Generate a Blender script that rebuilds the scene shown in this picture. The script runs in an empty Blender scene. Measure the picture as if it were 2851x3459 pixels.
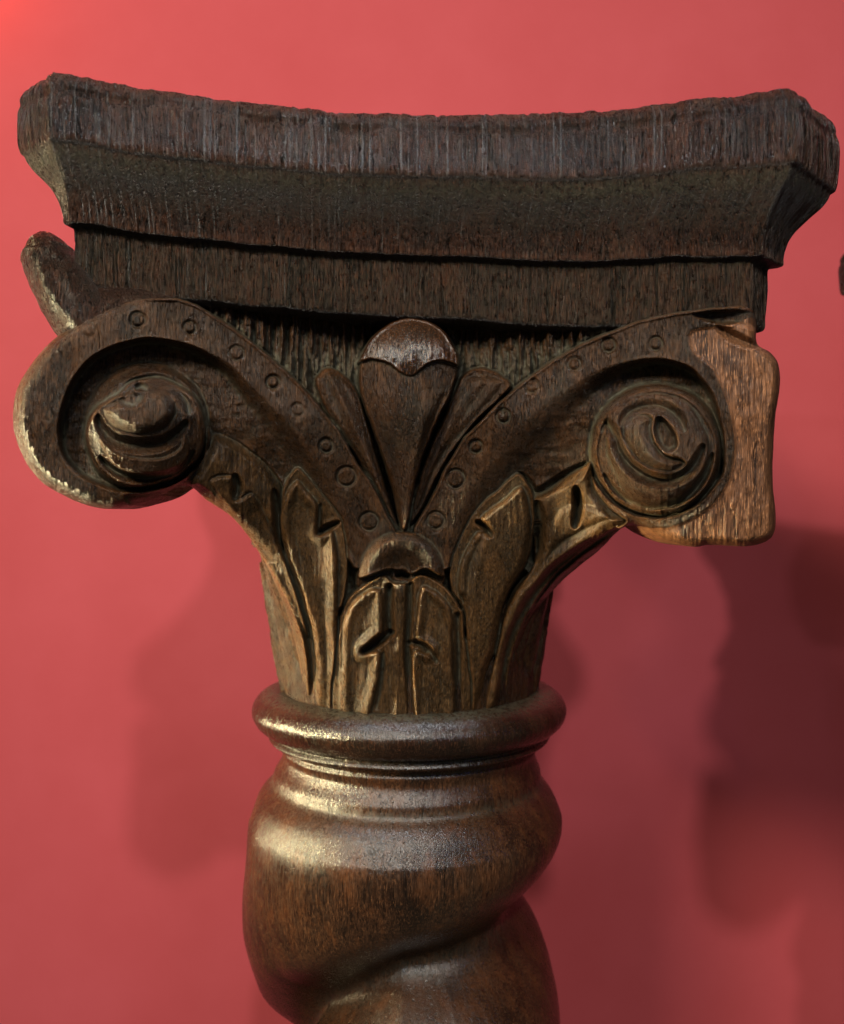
import bpy, math, random
import numpy as np
from mathutils import Vector

# ---------------------------------------------------------------- scale, camera, world, lamps
S = 0.00012                    # metres per carving unit
F = 3120.0                     # focal length in the same units as the 2851 x 3459 frame
CX, CY = 1425.5, 1729.5
AX, AY = -60.0, 4450.0         # vertical axis of the column (x, depth from the lens)
WALL_Y = 7946.0

scene = bpy.context.scene
col = scene.collection
cam_d = bpy.data.cameras.new('camera')
cam = bpy.data.objects.new('camera', cam_d)
col.objects.link(cam)
cam.location = (0, 0, 0)
cam.rotation_euler = (math.radians(90), 0, 0)
cam_d.sensor_fit = 'VERTICAL'
cam_d.sensor_height = 36.0
cam_d.lens = 36.0 * F / 3459.0
cam_d.clip_start = 0.01
cam_d.clip_end = 50
cam_d.dof.use_dof = True
cam_d.dof.focus_distance = 3480 * S
cam_d.dof.aperture_fstop = cam_d.lens / 3.8
scene.camera = cam

world = bpy.data.worlds.new('World')
scene.world = world
world.use_nodes = True
bg = world.node_tree.nodes['Background']
bg.inputs[0].default_value = (0.80, 0.76, 0.56, 1)
bg.inputs[1].default_value = 0.10

scene.view_settings.view_transform = 'Standard'
scene.view_settings.look = 'None'
scene.view_settings.exposure = 0.0
scene.view_settings.gamma = 1.0

def lamp(name, kind, pos, energy, color, size, target=(0, 3900, 0), size_y=None):
    d = bpy.data.lights.new(name, kind)
    d.energy = energy
    d.color = color
    if kind == 'AREA':
        d.size = size * S
        if size_y:
            d.shape = 'RECTANGLE'
            d.size_y = size_y * S
    else:
        d.shadow_soft_size = size * S
    o = bpy.data.objects.new(name, d)
    col.objects.link(o)
    o.location = Vector(pos) * S
    dirv = (Vector(target) - Vector(pos))
    o.rotation_euler = dirv.to_track_quat('-Z', 'Y').to_euler()
    return o

lamp('front_lamp', 'POINT', (1993, -11642, 10358), 58.0, (0.97, 0.97, 0.97), 350)
lamp('warm_lamp', 'POINT', (-7000, 1050, 4350), 7.0, (1.0, 0.85, 0.62), 220)
lamp('room_light', 'AREA', (-3300, -3300, 4300), 12.0, (1.0, 0.92, 0.76), 2200, size_y=1600)
lamp('side_lamp', 'AREA', (-5600, 3650, -600), 1.5, (1.0, 0.85, 0.48), 520, target=(0, 3750, -50), size_y=900).data.spread = math.radians(50)
lamp('ceiling_lamp', 'AREA', (-300, 2300, 6500), 1.0, (0.80, 0.90, 1.0), 900, size_y=500).data.spread = math.radians(75)
lamp('cool_glint_light', 'AREA', (500, -3200, 3300), 1.0, (0.75, 0.9, 1.0), 420, size_y=240)  # added small area light for cool glints on slab and collar, not a window
lamp('blue_lamp', 'POINT', (3300, -900, 1300), 0.45, (0.12, 0.2, 1.0), 110)
lamp('wall_lamp', 'POINT', (-4200, 7450, 4950), 0.6, (1.0, 0.22, 0.06), 60)

# ---------------------------------------------------------------- noise and small helpers
_rng = np.random.RandomState(7)
_T = _rng.rand(256, 256)

def vn(x, y, seed=0):
    x = np.asarray(x, dtype=np.float64) + seed * 17.31
    y = np.asarray(y, dtype=np.float64) + seed * 9.77
    xi = np.floor(x).astype(np.int64); yi = np.floor(y).astype(np.int64)
    fx = x - xi; fy = y - yi
    fx = fx * fx * (3 - 2 * fx); fy = fy * fy * (3 - 2 * fy)
    a = _T[xi & 255, yi & 255]; b = _T[(xi + 1) & 255, yi & 255]
    c = _T[xi & 255, (yi + 1) & 255]; d = _T[(xi + 1) & 255, (yi + 1) & 255]
    return (a * (1 - fx) + b * fx) * (1 - fy) + (c * (1 - fx) + d * fx) * fy - 0.5

def fbm(x, y, seed=0, o=4):
    r = 0; a = 1.0
    for k in range(o):
        r = r + a * vn(x * 2 ** k, y * 2 ** k, seed + k * 3)
        a *= 0.5
    return r

def ss(x):
    x = np.clip(x, 0, 1)
    return x * x * (3 - 2 * x)

def catmull(pts, n=5, closed=True):
    P = np.array(pts, dtype=float)
    N = len(P)
    out = []
    rng = range(N) if closed else range(N - 1)
    for i in rng:
        if closed:
            p0, p1, p2, p3 = P[(i - 1) % N], P[i], P[(i + 1) % N], P[(i + 2) % N]
        else:
            p0, p1, p2, p3 = P[max(i - 1, 0)], P[i], P[i + 1], P[min(i + 2, N - 1)]
        for k in range(n):
            t = k / n
            out.append(0.5 * ((2 * p1) + (-p0 + p2) * t + (2 * p0 - 5 * p1 + 4 * p2 - p3) * t * t + (-p0 + 3 * p1 - 3 * p2 + p3) * t ** 3))
    if not closed:
        out.append(P[-1])
    return np.array(out)

# ---------------------------------------------------------------- the carved face as a relief
STEP = 2.6
gx = np.arange(20, 2665, STEP)
gy = np.arange(930, 2475, STEP)
X, Y = np.meshgrid(gx, gy)
NY, NX = X.shape

def box(P, pad):
    x0 = max(int((P[:, 0].min() - pad - gx[0]) / STEP), 0); x1 = min(int((P[:, 0].max() + pad - gx[0]) / STEP) + 2, NX)
    y0 = max(int((P[:, 1].min() - pad - gy[0]) / STEP), 0); y1 = min(int((P[:, 1].max() + pad - gy[0]) / STEP) + 2, NY)
    return slice(y0, y1), slice(x0, x1)

def seg_dist(x, y, P, closed):
    best = np.full(x.shape, 1e18); tt = np.zeros(x.shape)
    n = len(P); m = n if closed else n - 1
    for i in range(m):
        a = P[i]; b = P[(i + 1) % n]
        dx, dy = b - a
        L = dx * dx + dy * dy + 1e-9
        t = np.clip(((x - a[0]) * dx + (y - a[1]) * dy) / L, 0, 1)
        d = (x - a[0] - t * dx) ** 2 + (y - a[1] - t * dy) ** 2
        u = d < best
        best = np.where(u, d, best); tt = np.where(u, (i + t) / m, tt)
    return np.sqrt(best), tt

def sdf(pts, smooth=4, pad=20, full=False):
    P = catmull(pts, smooth) if smooth > 1 else np.array(pts, float)
    sl = (slice(0, NY), slice(0, NX)) if full else box(P, pad)
    x = X[sl]; y = Y[sl]
    d, _ = seg_dist(x, y, P, True)
    ins = np.zeros(x.shape, bool)
    n = len(P)
    for i in range(n):
        a = P[i]; b = P[(i + 1) % n]
        if a[1] == b[1]:
            continue
        c = ((a[1] > y) != (b[1] > y)) & (x < (b[0] - a[0]) * (y - a[1]) / (b[1] - a[1]) + a[0])
        ins ^= c
    return sl, np.where(ins, d, -d)

LAB = np.zeros((NY, NX), int)
H = np.full((NY, NX), -210.0)
NAMES = ['bell_ground']

def lab(name):
    NAMES.append(name)
    return len(NAMES) - 1

WOB = fbm(X / 60.0, Y / 60.0, 3, 3) * 5.0        # hand-cut waver of every outline

def put(pts, h, edge=10, label=None, smooth=4, crown=0, crown_w=40, cut=True, wob=1.0):
    """lay a shape of height h over the relief: soft edge, optional crowned face"""
    sl, s = sdf(pts, smooth, pad=8)
    s = s + WOB[sl] * wob
    hh = h(X[sl], Y[sl], s) if callable(h) else h
    if crown:
        hh = hh + crown * (1 - (1 - np.clip(s / crown_w, 0, 1)) ** 2)
    m = ss(s / edge)
    H[sl] = H[sl] * (1 - m) + hh * m
    if label is not None:
        LAB[sl] = np.where(s > edge * 0.3, label, LAB[sl])
    return sl, s

def groove(pts, width, depth, taper=True, smooth=5, sharp=1.0):
    P = catmull(pts, smooth, closed=False)
    sl = box(P, width + 8)
    d, t = seg_dist(X[sl], Y[sl], P, False)
    w = width * (np.sqrt(np.clip(4 * t * (1 - t), 0, 1)) * 0.85 + 0.15 if taper else 1.0)
    q = np.clip(1 - d / w, 0, 1)
    H[sl] -= 1.0 * depth * (0.45 * ss(q) + 0.55 * q) * (w / width)

def ridge(pts, width, height, **k):
    groove(pts, width, -height, **k)

# --- outlines (carving units)
OUT = [(440, 1015), (350, 1040), (270, 1080), (225, 1112), (150, 1175), (95, 1245), (60, 1310), (45, 1375), (50, 1465), (90, 1565),
       (150, 1635), (250, 1690), (350, 1718), (440, 1707), (540, 1677), (622, 1634), (700, 1690), (790, 1752), (865, 1850), (925, 1960), (975, 2090),
       (1005, 2220), (1020, 2330), (1045, 2372), (1150, 2425), (1383, 2452), (1600, 2425), (1708, 2375), (1735, 2330), (1752, 2220), (1790, 2110), (1850, 2015), (1930, 1935), (2020, 1862), (2120, 1772),
       (2200, 1805), (2275, 1835), (2350, 1848), (2400, 1840), (2520, 1846), (2590, 1827), (2617, 1795), (2620, 1725), (2610, 1625), (2612, 1500),
       (2620, 1400), (2635, 1300), (2630, 1230), (2600, 1190), (2557, 1160), (2553, 1080), (2530, 1040), (2400, 1000), (2200, 950), (1400, 930), (600, 940), (500, 985)]
LO = [(1345, 1792), (1335, 1780), (1270, 1655), (1200, 1540), (1125, 1425), (1020, 1300), (925, 1215), (835, 1140), (750, 1080), (670, 1030), (595, 1005), (510, 1003), (440, 1010)]
LI = [(1205, 1900), (1208, 1850), (1185, 1785), (1150, 1715), (1115, 1625), (1060, 1530), (1000, 1450), (925, 1370), (850, 1300), (800, 1245), (725, 1195),
      (625, 1155), (525, 1137), (440, 1145), (360, 1170), (290, 1215), (235, 1290), (203, 1370), (190, 1440), (200, 1525), (235, 1585), (300, 1632), (380, 1662)]
RO = [(1392, 1792), (1445, 1700), (1500, 1580), (1570, 1475), (1650, 1390), (1730, 1315), (1845, 1230), (1950, 1165), (2068, 1115), (2150, 1085), (2250, 1060)]
RI = [(1515, 1900), (1512, 1850), (1540, 1740), (1580, 1650), (1650, 1565), (1725, 1475), (1825, 1375), (1925, 1300), (2000, 1255), (2100, 1220),
      (2225, 1207), (2315, 1228), (2375, 1275), (2420, 1350), (2445, 1440), (2452, 1520)]

# ground behind the bud: deeply cut, ragged vertical chisel marks
chis = fbm(X / 16.0, Y / 150.0, 11, 4)
H += chis * 60 + fbm(X / 14.0, Y / 20.0, 15, 3) * 10

# lower bell wall between the leaves
BELL = [(600, 1560), (760, 1440), (1000, 1540), (1180, 1700), (1360, 1760), (1540, 1700), (1760, 1560), (2000, 1500), (2180, 1760), (2000, 1880), (1860, 2010), (1760, 2200), (1750, 2480),
        (1020, 2480), (1010, 2230), (930, 1960), (790, 1750)]
put(BELL, lambda x, y, s: -104 + 0 * x, 22, 0, 3)

# small leaves either side of the bud
l_ = lab('bud_leaf')
put([(1062, 1300), (1078, 1256), (1112, 1240), (1160, 1262), (1205, 1310), (1240, 1420), (1290, 1600), (1352, 1790), (1330, 1790), (1200, 1545), (1120, 1425)],
    lambda x, y, s: -95 + 40 * ss(s / 26) - 18 * ss((x - (1100 + (y - 1250) * 0.48)) / 50.0) , 6, l_)
ridge([(1105, 1250), (1170, 1380), (1240, 1540), (1310, 1700)], 30, 24)
l_ = lab('bud_leaf')
put([(1545, 1290), (1575, 1252), (1630, 1236), (1690, 1262), (1732, 1308), (1640, 1400), (1560, 1490), (1490, 1600), (1430, 1720), (1385, 1790), (1375, 1770), (1430, 1560), (1500, 1400)],
    lambda x, y, s: -150 + 60 * ss(s / 12) , 8, l_)
put([(1552, 1300), (1585, 1268), (1635, 1260), (1680, 1270), (1705, 1300), (1620, 1400), (1540, 1490), (1470, 1600), (1400, 1760), (1390, 1740), (1440, 1560), (1500, 1420)],
    lambda x, y, s: -92 + 24 * ss(s / 30), 12, None)
groove([(1640, 1300), (1560, 1420), (1480, 1560), (1410, 1730)], 34, 16)

# the bud
BUDC = [(1390, 1070), (1340, 1078), (1300, 1100), (1250, 1150), (1214, 1215), (1206, 1290), (1225, 1375), (1265, 1480), (1312, 1625), (1347, 1785), (1380, 1785), (1402, 1665), (1425, 1575),
        (1480, 1430), (1525, 1345), (1550, 1265), (1548, 1200), (1512, 1135), (1460, 1090)]
l_ = lab('bud')
def bud_h(x, y, s):
    w = 172 - 155 * ss((y - 1230) / 560.0)
    q = np.clip((x - (1380 - (y - 1200) * 0.02)) / w, -1, 1)
    return -120 + 190 * np.sqrt(1 - 0.94 * q * q) * (0.55 + 0.45 * (1 - ss((y - 1300) / 500.0))) + 26 * ss((y - 1500) / 300)
put(BUDC, bud_h, 10, l_)
groove([(1500, 1330), (1462, 1430), (1420, 1560), (1392, 1700)], 26, 18)
ridge([(1440, 1320), (1425, 1450), (1400, 1580), (1380, 1720)], 34, 16)
l_ = lab('bud_cap')
CAPP = [(1390, 1068), (1340, 1076), (1300, 1098), (1248, 1148), (1212, 1212), (1208, 1232), (1232, 1222), (1262, 1214), (1312, 1232), (1350, 1262), (1388, 1274), (1420, 1254), (1452, 1230), (1490, 1220), (1530, 1232),
        (1553, 1245), (1549, 1198), (1514, 1133), (1461, 1088)]
def cap_h(x, y, s):
    q = np.clip(((x - 1382) / 178) ** 2 + ((y - 1215) / 158) ** 2, 0, 1)
    return -95 + 184 * np.sqrt(1 - 0.96 * q)
put(CAPP, cap_h, 6, l_)

# volute plates with their fillets
vl = lab('volute_band')
VL = LO + [(350, 1030), (225, 1100), (95, 1235), (30, 1375), (40, 1480), (90, 1590), (200, 1700), (350, 1735), (540, 1700), (622, 1650), (700, 1640), (800, 1650), (955, 1690), (1060, 1760), (1150, 1850), (1205, 1930), (1290, 1850)]
put(VL, 0.0, 6, vl, 4)
vr = lab('volute_band')
VR = RO + [(2400, 1040), (2560, 1040), (2660, 1200), (2660, 1860), (2300, 1870), (2110, 1790), (1900, 1800), (1700, 1800), (1560, 1880), (1500, 1930), (1440, 1850)]
put(VR, 0.0, 6, vr, 4)

# channels
cl = lab('volute_channel')
CLP = LI + [(420, 1668), (500, 1665), (600, 1632), (665, 1590), (720, 1560), (800, 1600), (955, 1700), (1040, 1760), (1120, 1850)]
sl, s = sdf(CLP, 4, pad=8)
we = 26 + 62 * ss((X[sl] - 560) / 500)
m = ss((s + WOB[sl] * 0.6) / we)
deep = -115 + 45 * ss((X[sl] - 560) / 450)
H[sl] = H[sl] * (1 - m) + (deep + 12 * fbm(X[sl] / 120, Y[sl] / 40, 21, 3)) * m
LAB[sl] = np.where(s > 8, cl, LAB[sl])
cr = lab('volute_channel')
CRP = RI + [(2440, 1620), (2300, 1720), (2100, 1700), (1980, 1640), (1900, 1700), (1700, 1760), (1580, 1850)]
sl, s = sdf(CRP, 4, pad=8)
we = 24 + 90 * ss((2250 - X[sl]) / 450)
m = ss((s + WOB[sl] * 0.6) / we)
deep = -115 + 45 * ss((2200 - X[sl]) / 450)
H[sl] = H[sl] * (1 - m) + (deep + 12 * fbm(X[sl] / 120, Y[sl] / 40, 24, 3)) * m
LAB[sl] = np.where(s > 10, cr, LAB[sl])

# left eye: a dished snail
def circ(cx, cy, r, n=20, sx=1.0, sy=1.0):
    return [(cx + r * sx * math.cos(2 * math.pi * k / n), cy + r * sy * math.sin(2 * math.pi * k / n)) for k in range(n)]
el = lab('volute_eye')
PL1 = [(400, 1320), (440, 1285), (525, 1268), (605, 1295), (668, 1350), (697, 1425), (697, 1495), (670, 1555), (605, 1612), (505, 1648), (420, 1652), (345, 1615), (300, 1550), (282, 1470), (300, 1395), (350, 1350)]
put(circ(497, 1437, 218), lambda x, y, s: -128 + 62 * np.clip(s / 50.0, 0, 1), 10, el)
put(PL1, lambda x, y, s: -45 + 62 * ss(s / 20), 12, None)
# right flank of the eye runs down into the band
put([(700, 1440), (722, 1500), (690, 1590), (622, 1640), (540, 1684), (440, 1712), (420, 1668), (520, 1655), (620, 1612), (675, 1555)], -28, 16, el)
put([(335, 1480), (400, 1530), (470, 1547), (550, 1545), (605, 1515), (618, 1465), (640, 1500), (630, 1570), (575, 1605), (500, 1612), (425, 1598), (370, 1560)], 34, 9)
groove([(335, 1540), (372, 1580), (430, 1608), (500, 1617), (570, 1607), (625, 1575), (655, 1520)], 24, 56)
groove([(330, 1400), (345, 1445), (385, 1485), (440, 1502), (500, 1505), (560, 1492), (610, 1455), (632, 1420)], 32, 56)
groove([(415, 1335), (455, 1300), (520, 1286), (585, 1305), (628, 1350), (640, 1400)], 34, 62)
put([(338, 1382), (372, 1440), (425, 1468), (482, 1474), (548, 1457), (594, 1415), (600, 1365), (575, 1328), (540, 1309), (497, 1310), (440, 1330), (385, 1350)],
    lambda x, y, s: -12 + 72 * (1 - (1 - np.clip(s / 44, 0, 1)) ** 2), 14)
put([(398, 1340), (430, 1318), (485, 1308), (497, 1330), (490, 1362), (455, 1388), (418, 1385), (395, 1365)], 4, 24)
groove([(455, 1312), (480, 1306), (500, 1316)], 22, 55)

# right eye
er = lab('volute_eye')
put(circ(2216, 1522, 233), lambda x, y, s: -95 + 120 * ss(s / 34.0), 10, er)
put(circ(2216, 1522, 206), lambda x, y, s: 12 + 0 * x, 14, None)
put([(2050, 1530), (2075, 1600), (2110, 1660), (2170, 1695), (2230, 1702), (2300, 1680), (2355, 1630), (2392, 1560), (2395, 1480), (2360, 1400), (2300, 1345), (2210, 1325), (2120, 1340), (2060, 1375), (2045, 1440)],
    lambda x, y, s: 12 + 42 * (1 - (1 - np.clip(s / 40, 0, 1)) ** 2), 10)
groove([(2040, 1600), (2070, 1650), (2120, 1695), (2190, 1720), (2270, 1708), (2335, 1668), (2385, 1600), (2408, 1530)], 24, 54)
groove([(2030, 1460), (2048, 1430), (2080, 1480), (2092, 1520), (2120, 1562), (2165, 1600), (2225, 1622), (2285, 1615), (2335, 1585), (2366, 1535), (2376, 1500)], 33, 72)
groove([(2095, 1440), (2125, 1395), (2180, 1372), (2240, 1375), (2290, 1410), (2315, 1460)], 36, 52)
put([(2095, 1440), (2130, 1402), (2180, 1392), (2208, 1412), (2204, 1450), (2222, 1500), (2252, 1535), (2300, 1545), (2320, 1570), (2270, 1600), (2210, 1592), (2150, 1560), (2110, 1500)],
    lambda x, y, s: 8 + 52 * (1 - (1 - np.clip(s / 50, 0, 1)) ** 2), 12)
put([(2214, 1408), (2240, 1404), (2275, 1440), (2294, 1488), (2287, 1520), (2252, 1533), (2220, 1506), (2204, 1458)], 8, 20)
groove([(2000, 1420), (1992, 1500), (2000, 1580), (2030, 1650)], 14, 14)

# arch under the fillets
def R_(x, y): return np.hypot((x - 1357) / 148.0, (y - 1940) / 150.0)

# both eyes swell towards their middle
for (ex, ey, er_) in ((497, 1437, 216), (2216, 1522, 231)):
    d = np.hypot(X - ex, Y - ey) / er_
    H += 85 * np.clip(1 - d * d, 0, 1) ** 0.8

# outer leaves
ol = lab('outer_leaf')
L3 = [(660, 1590), (690, 1530), (725, 1462), (800, 1488), (875, 1538), (935, 1603), (962, 1660), (955, 1740), (975, 1850), (1015, 1960), (1045, 2080), (1062, 2200), (1058, 2330), (1050, 2480),
      (1030, 2480), (1020, 2330), (1000, 2210), (960, 2080), (905, 1960), (840, 1850), (770, 1765), (690, 1690), (625, 1640)]
put(L3, lambda x, y, s: -50 + 62 * ss(s / 40) - 50 * ss((y - 1640 - (x - 800) * 0.9) / -130.0), 6, ol)
put([(700, 1625), (790, 1600), (795, 1680), (860, 1660), (930, 1800), (990, 1930), (1030, 2060), (1040, 2160), (960, 2020), (880, 1880), (780, 1750)], lambda x, y, s: 2 + 24 * ss(s / 22), 5)
groove([(790, 1600), (805, 1645), (792, 1690)], 22, 45)
groove([(925, 1650), (938, 1730), (948, 1800), (975, 1880), (1010, 1960)], 26, 70)
ridge([(650, 1648), (720, 1700), (800, 1772), (880, 1870), (950, 1985), (1005, 2110), (1035, 2240), (1045, 2380)], 17, 26, taper=False)
orr = lab('outer_leaf')
R3 = [(1790, 1690), (1875, 1632), (1960, 1580), (2000, 1560), (2010, 1640), (2060, 1710), (2120, 1760), (2060, 1800), (1960, 1870), (1880, 1940), (1810, 2040), (1760, 2130), (1730, 2230), (1715, 2340), (1712, 2480),
      (1610, 2480), (1620, 2400), (1655, 2270), (1690, 2110), (1730, 1990), (1800, 1900)]
put(R3, lambda x, y, s: -45 + 55 * ss(s / 40), 6, orr)
put([(1880, 1720), (1990, 1700), (2070, 1752), (1980, 1790), (1900, 1840), (1830, 1900)], lambda x, y, s: 14 + 18 * ss(s / 30), 14)
groove([(1945, 1640), (1953, 1710), (1940, 1785)], 24, 95)
groove([(1752, 1598), (1775, 1620), (1805, 1662), (1840, 1655), (1880, 1628), (1930, 1592), (1985, 1562)], 24, 60)
groove([(1812, 1690), (1822, 1760), (1815, 1850), (1795, 1900)], 30, 75)
ridge([(2100, 1772), (2000, 1820), (1890, 1880), (1800, 1960), (1730, 2060), (1690, 2160), (1665, 2260), (1650, 2400)], 40, 34, taper=False)
groove([(2060, 1808), (1950, 1868), (1860, 1940), (1790, 2030), (1735, 2130), (1705, 2230), (1690, 2400)], 24, 34, taper=False)
ridge([(2100, 1790), (1990, 1858), (1890, 1940), (1820, 2030), (1765, 2130), (1735, 2230), (1718, 2400)], 26, 26, taper=False)
groove([(1770, 1940), (1715, 2030), (1690, 2100), (1665, 2210), (1640, 2320), (1618, 2440)], 17, 60, taper=False)

# side leaves
sll = lab('side_leaf')
L2 = [(1005, 1573), (1060, 1628), (1115, 1690), (1155, 1745), (1175, 1850), (1180, 1950), (1160, 2050), (1146, 2100), (1146, 2480), (1040, 2480), (1052, 2300), (1040, 2160), (1010, 2040), (975, 1930), (945, 1800), (948, 1700), (958, 1640)]
put(L2, lambda x, y, s: -66 + 44 * ss(s / 8), 6, sll)
put([(1000, 1618), (1035, 1650), (1070, 1690), (1082, 1725), (1076, 1800), (1124, 1790), (1140, 1850), (1143, 1950), (1143, 2100), (1142, 2480), (1066, 2480), (1064, 2260), (1048, 2130), (1015, 2010), (975, 1900), (950, 1800), (954, 1690)],
    lambda x, y, s: -22 + 48 * (1 - (1 - np.clip(s / 20, 0, 1)) ** 2) - 20 * ss((s - 16) / 34) - 10 * ss((1700 - y) / 60), 5)
groove([(1072, 1806), (1100, 1786), (1148, 1762)], 17, 55)
groove([(1085, 1700), (1078, 1750), (1080, 1800)], 14, 20)
slr = lab('side_leaf')
R2 = [(1752, 1596), (1690, 1640), (1615, 1708), (1580, 1760), (1545, 1830), (1515, 1910), (1525, 2000), (1570, 2100), (1568, 2480), (1612, 2480), (1622, 2400), (1650, 2270), (1680, 2190), (1697, 2075), (1735, 1980), (1785, 1900), (1806, 1800), (1808, 1700), (1790, 1640)]
put(R2, lambda x, y, s: -66 + 44 * ss(s / 8), 6, slr)
put([(1758, 1642), (1700, 1684), (1622, 1748), (1655, 1800), (1612, 1796), (1572, 1860), (1550, 1925), (1546, 1995), (1568, 2080), (1572, 2480), (1610, 2480), (1620, 2380), (1648, 2260), (1675, 2180), (1692, 2070), (1730, 1980), (1775, 1900), (1795, 1800), (1785, 1690)],
    lambda x, y, s: -20 + 50 * (1 - (1 - np.clip(s / 26, 0, 1)) ** 2), 6)
groove([(1606, 1760), (1636, 1778), (1662, 1814)], 15, 60)
groove([(1640, 1800), (1600, 1870), (1580, 1960), (1575, 2100)], 30, 24)

# centre leaf
put([(1205, 1925), (1250, 1900), (1460, 1900), (1505, 1925), (1500, 1985), (1440, 2010), (1270, 2010), (1200, 1990)], -22, 14, 0)
cf = lab('centre_leaf')
CLF = [(1296, 1938), (1240, 1962), (1182, 2008), (1152, 2068), (1142, 2125), (1146, 2480), (1568, 2480), (1572, 2110), (1556, 2050), (1525, 2000), (1472, 1955), (1420, 1936), (1370, 1965), (1330, 1960)]
put(CLF, lambda x, y, s: -28 + 38 * ss(s / 10), 6, cf)
put([(1250, 1984), (1284, 1984), (1296, 2000), (1298, 2120), (1272, 2160), (1225, 2202), (1286, 2200), (1286, 2290), (1258, 2400), (1250, 2480), (1152, 2480), (1150, 2200), (1156, 2090), (1196, 2022)],
    lambda x, y, s: 12 + 34 * (1 - (1 - np.clip(s / 20, 0, 1)) ** 2) - 20 * ss((s - 16) / 34), 9)
put([(1420, 1982), (1466, 1990), (1508, 2025), (1530, 2076), (1535, 2200), (1530, 2480), (1396, 2480), (1388, 2210), (1440, 2200), (1400, 2160), (1398, 2100)],
    lambda x, y, s: 10 + 32 * (1 - (1 - np.clip(s / 20, 0, 1)) ** 2) - 20 * ss((s - 16) / 34), 9)
groove([(1316, 1985), (1314, 2060), (1318, 2130)], 18, 55, taper=False)
groove([(1384, 1975), (1382, 2080), (1376, 2200), (1386, 2330), (1392, 2440)], 17, 50, taper=False)
groove([(1296, 2200), (1290, 2300), (1270, 2400)], 14, 22)
groove([(1332, 2132), (1300, 2150), (1262, 2180), (1222, 2206)], 22, 75)
groove([(1376, 2170), (1420, 2176), (1450, 2200), (1478, 2240)], 19, 45)
ridge([(1350, 1990), (1350, 2100), (1346, 2250), (1340, 2420)], 30, 18, taper=False)
groove([(1546, 2080), (1550, 2250), (1548, 2440)], 15, 34, taper=False)
ridge([(1148, 2100), (1150, 2250), (1150, 2440)], 6, 16, taper=False)

# arch
ar = lab('arch_collar')
ARC = [(1205, 1955), (1212, 1890), (1245, 1838), (1298, 1802), (1360, 1790), (1425, 1803), (1474, 1843), (1498, 1895), (1502, 1950), (1440, 1925), (1395, 1940), (1357, 1932), (1312, 1926), (1262, 1945)]
def arc_h(x, y, s):
    r = R_(x, y)
    return -5 + 70 * ss((1.03 - r) / 0.28) - 62 * ss((0.70 - r) / 0.55)
put(ARC, arc_h, 6, ar)
groove([(1335, 1946), (1360, 1940), (1385, 1952)], 20, 60)

# drilled rings along the fillets
for (x, y, r, k) in [(465, 1080, 24, .8), (642, 1107, 22, .8), (300, 1115, 22, .3), (800, 1193, 24, .6), (922, 1290, 22, 1), (1007, 1385, 22, .5), (1102, 1505, 22, 1),
                     (1170, 1610, 31, 1), (1247, 1760, 30, 1), (1472, 1757, 29, 1), (1540, 1617, 31, 1.1), (1607, 1507, 21, 1.4), (1700, 1405, 22, 1.1),
                     (1797, 1305, 22, .6), (1940, 1230, 20, .7), (2055, 1165, 22, .9), (2215, 1160, 22, .8)]:
    sl = box(np.array([[x, y]]), r + 14)
    d = np.hypot(X[sl] - x, (Y[sl] - y)) + WOB[sl] * 0.8
    H[sl] -= k * 13 * np.exp(-((d - r) / 5.5) ** 2)
    H[sl] -= k * 3 * ss((r - d) / 5)
    H[sl] += k * 7 * np.exp(-((Y[sl] - y - r * 1.1) ** 2 + (X[sl] - x) ** 2) / 150.0) * -1
groove([(1690, 1330), (1696, 1370), (1700, 1405)], 16, 22)

# the uncarved corner block: saw-cut, slightly set back from the fillet
sl, s = sdf([(2470, 1090), (2560, 1070), (2700, 1200), (2700, 1880), (2200, 1880), (2100, 1770), (2250, 1775), (2400, 1700), (2470, 1560), (2460, 1400), (2400, 1250), (2330, 1190), (2330, 1110)], 3)
bl = lab('corner_block')
m = ss(s / 20)
H[sl] += m * (-12 + 2.5 * vn(X[sl] / 24.0, Y[sl] / 500.0, 41) + 2.5 * vn(X[sl] / 9.0, Y[sl] / 300.0, 43))
LAB[sl] = np.where((s > 6) & (LAB[sl] == vr), bl, LAB[sl])
groove([(2420, 1100), (2480, 1140), (2560, 1172)], 26, 40)
put([(2330, 1060), (2480, 1040), (2560, 1050), (2560, 1120), (2500, 1105), (2420, 1100)], -45, 20, None)

# general surface: hand-cut unevenness, vertical fibres, nicks
H += fbm(X / 190, Y / 260, 51, 3) * 16 + vn(X / 6.0, Y / 120, 52) * 3.0 + fbm(X / 34, Y / 60, 53, 3) * 5.0

# anti-alias the steps just enough
def blur(a, n):
    for _ in range(n):
        p = np.pad(a, 1, mode='edge')
        a = (p[1:-1, :-2] + 2 * p[1:-1, 1:-1] + p[1:-1, 2:]) / 4
        p = np.pad(a, 1, mode='edge')
        a = (p[:-2, 1:-1] + 2 * p[1:-1, 1:-1] + p[2:, 1:-1]) / 4
    return a
H = H + 0.9 * np.clip(H - blur(H, 5), -13, 13)       # crisp arrises
H = blur(H, 1)
Hs = blur(H, 6); Hm = blur(Hs, 40); 
DUST = np.clip((Hm - H) / 30.0, 0, 1) ** 1.0
DUST = np.clip(DUST + 0.5 * np.clip((Hs - H) / 9.0, 0, 1), 0, 1)
WEAR = np.clip((H - Hs) / 9.0, 0, 1) + 0.5 * np.clip((H - Hm) / 34.0 - 0.25, 0, 1)
DUST[(LAB == 0) & (Y < 1330)] = np.clip((DUST + 0.9 * ss((Y - 1130) / 160))[(LAB == 0) & (Y < 1330)], 0, 1)
WEAR = np.clip(WEAR, 0, 1) * np.where(LAB == bl, 0.3, 1.0)

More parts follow.
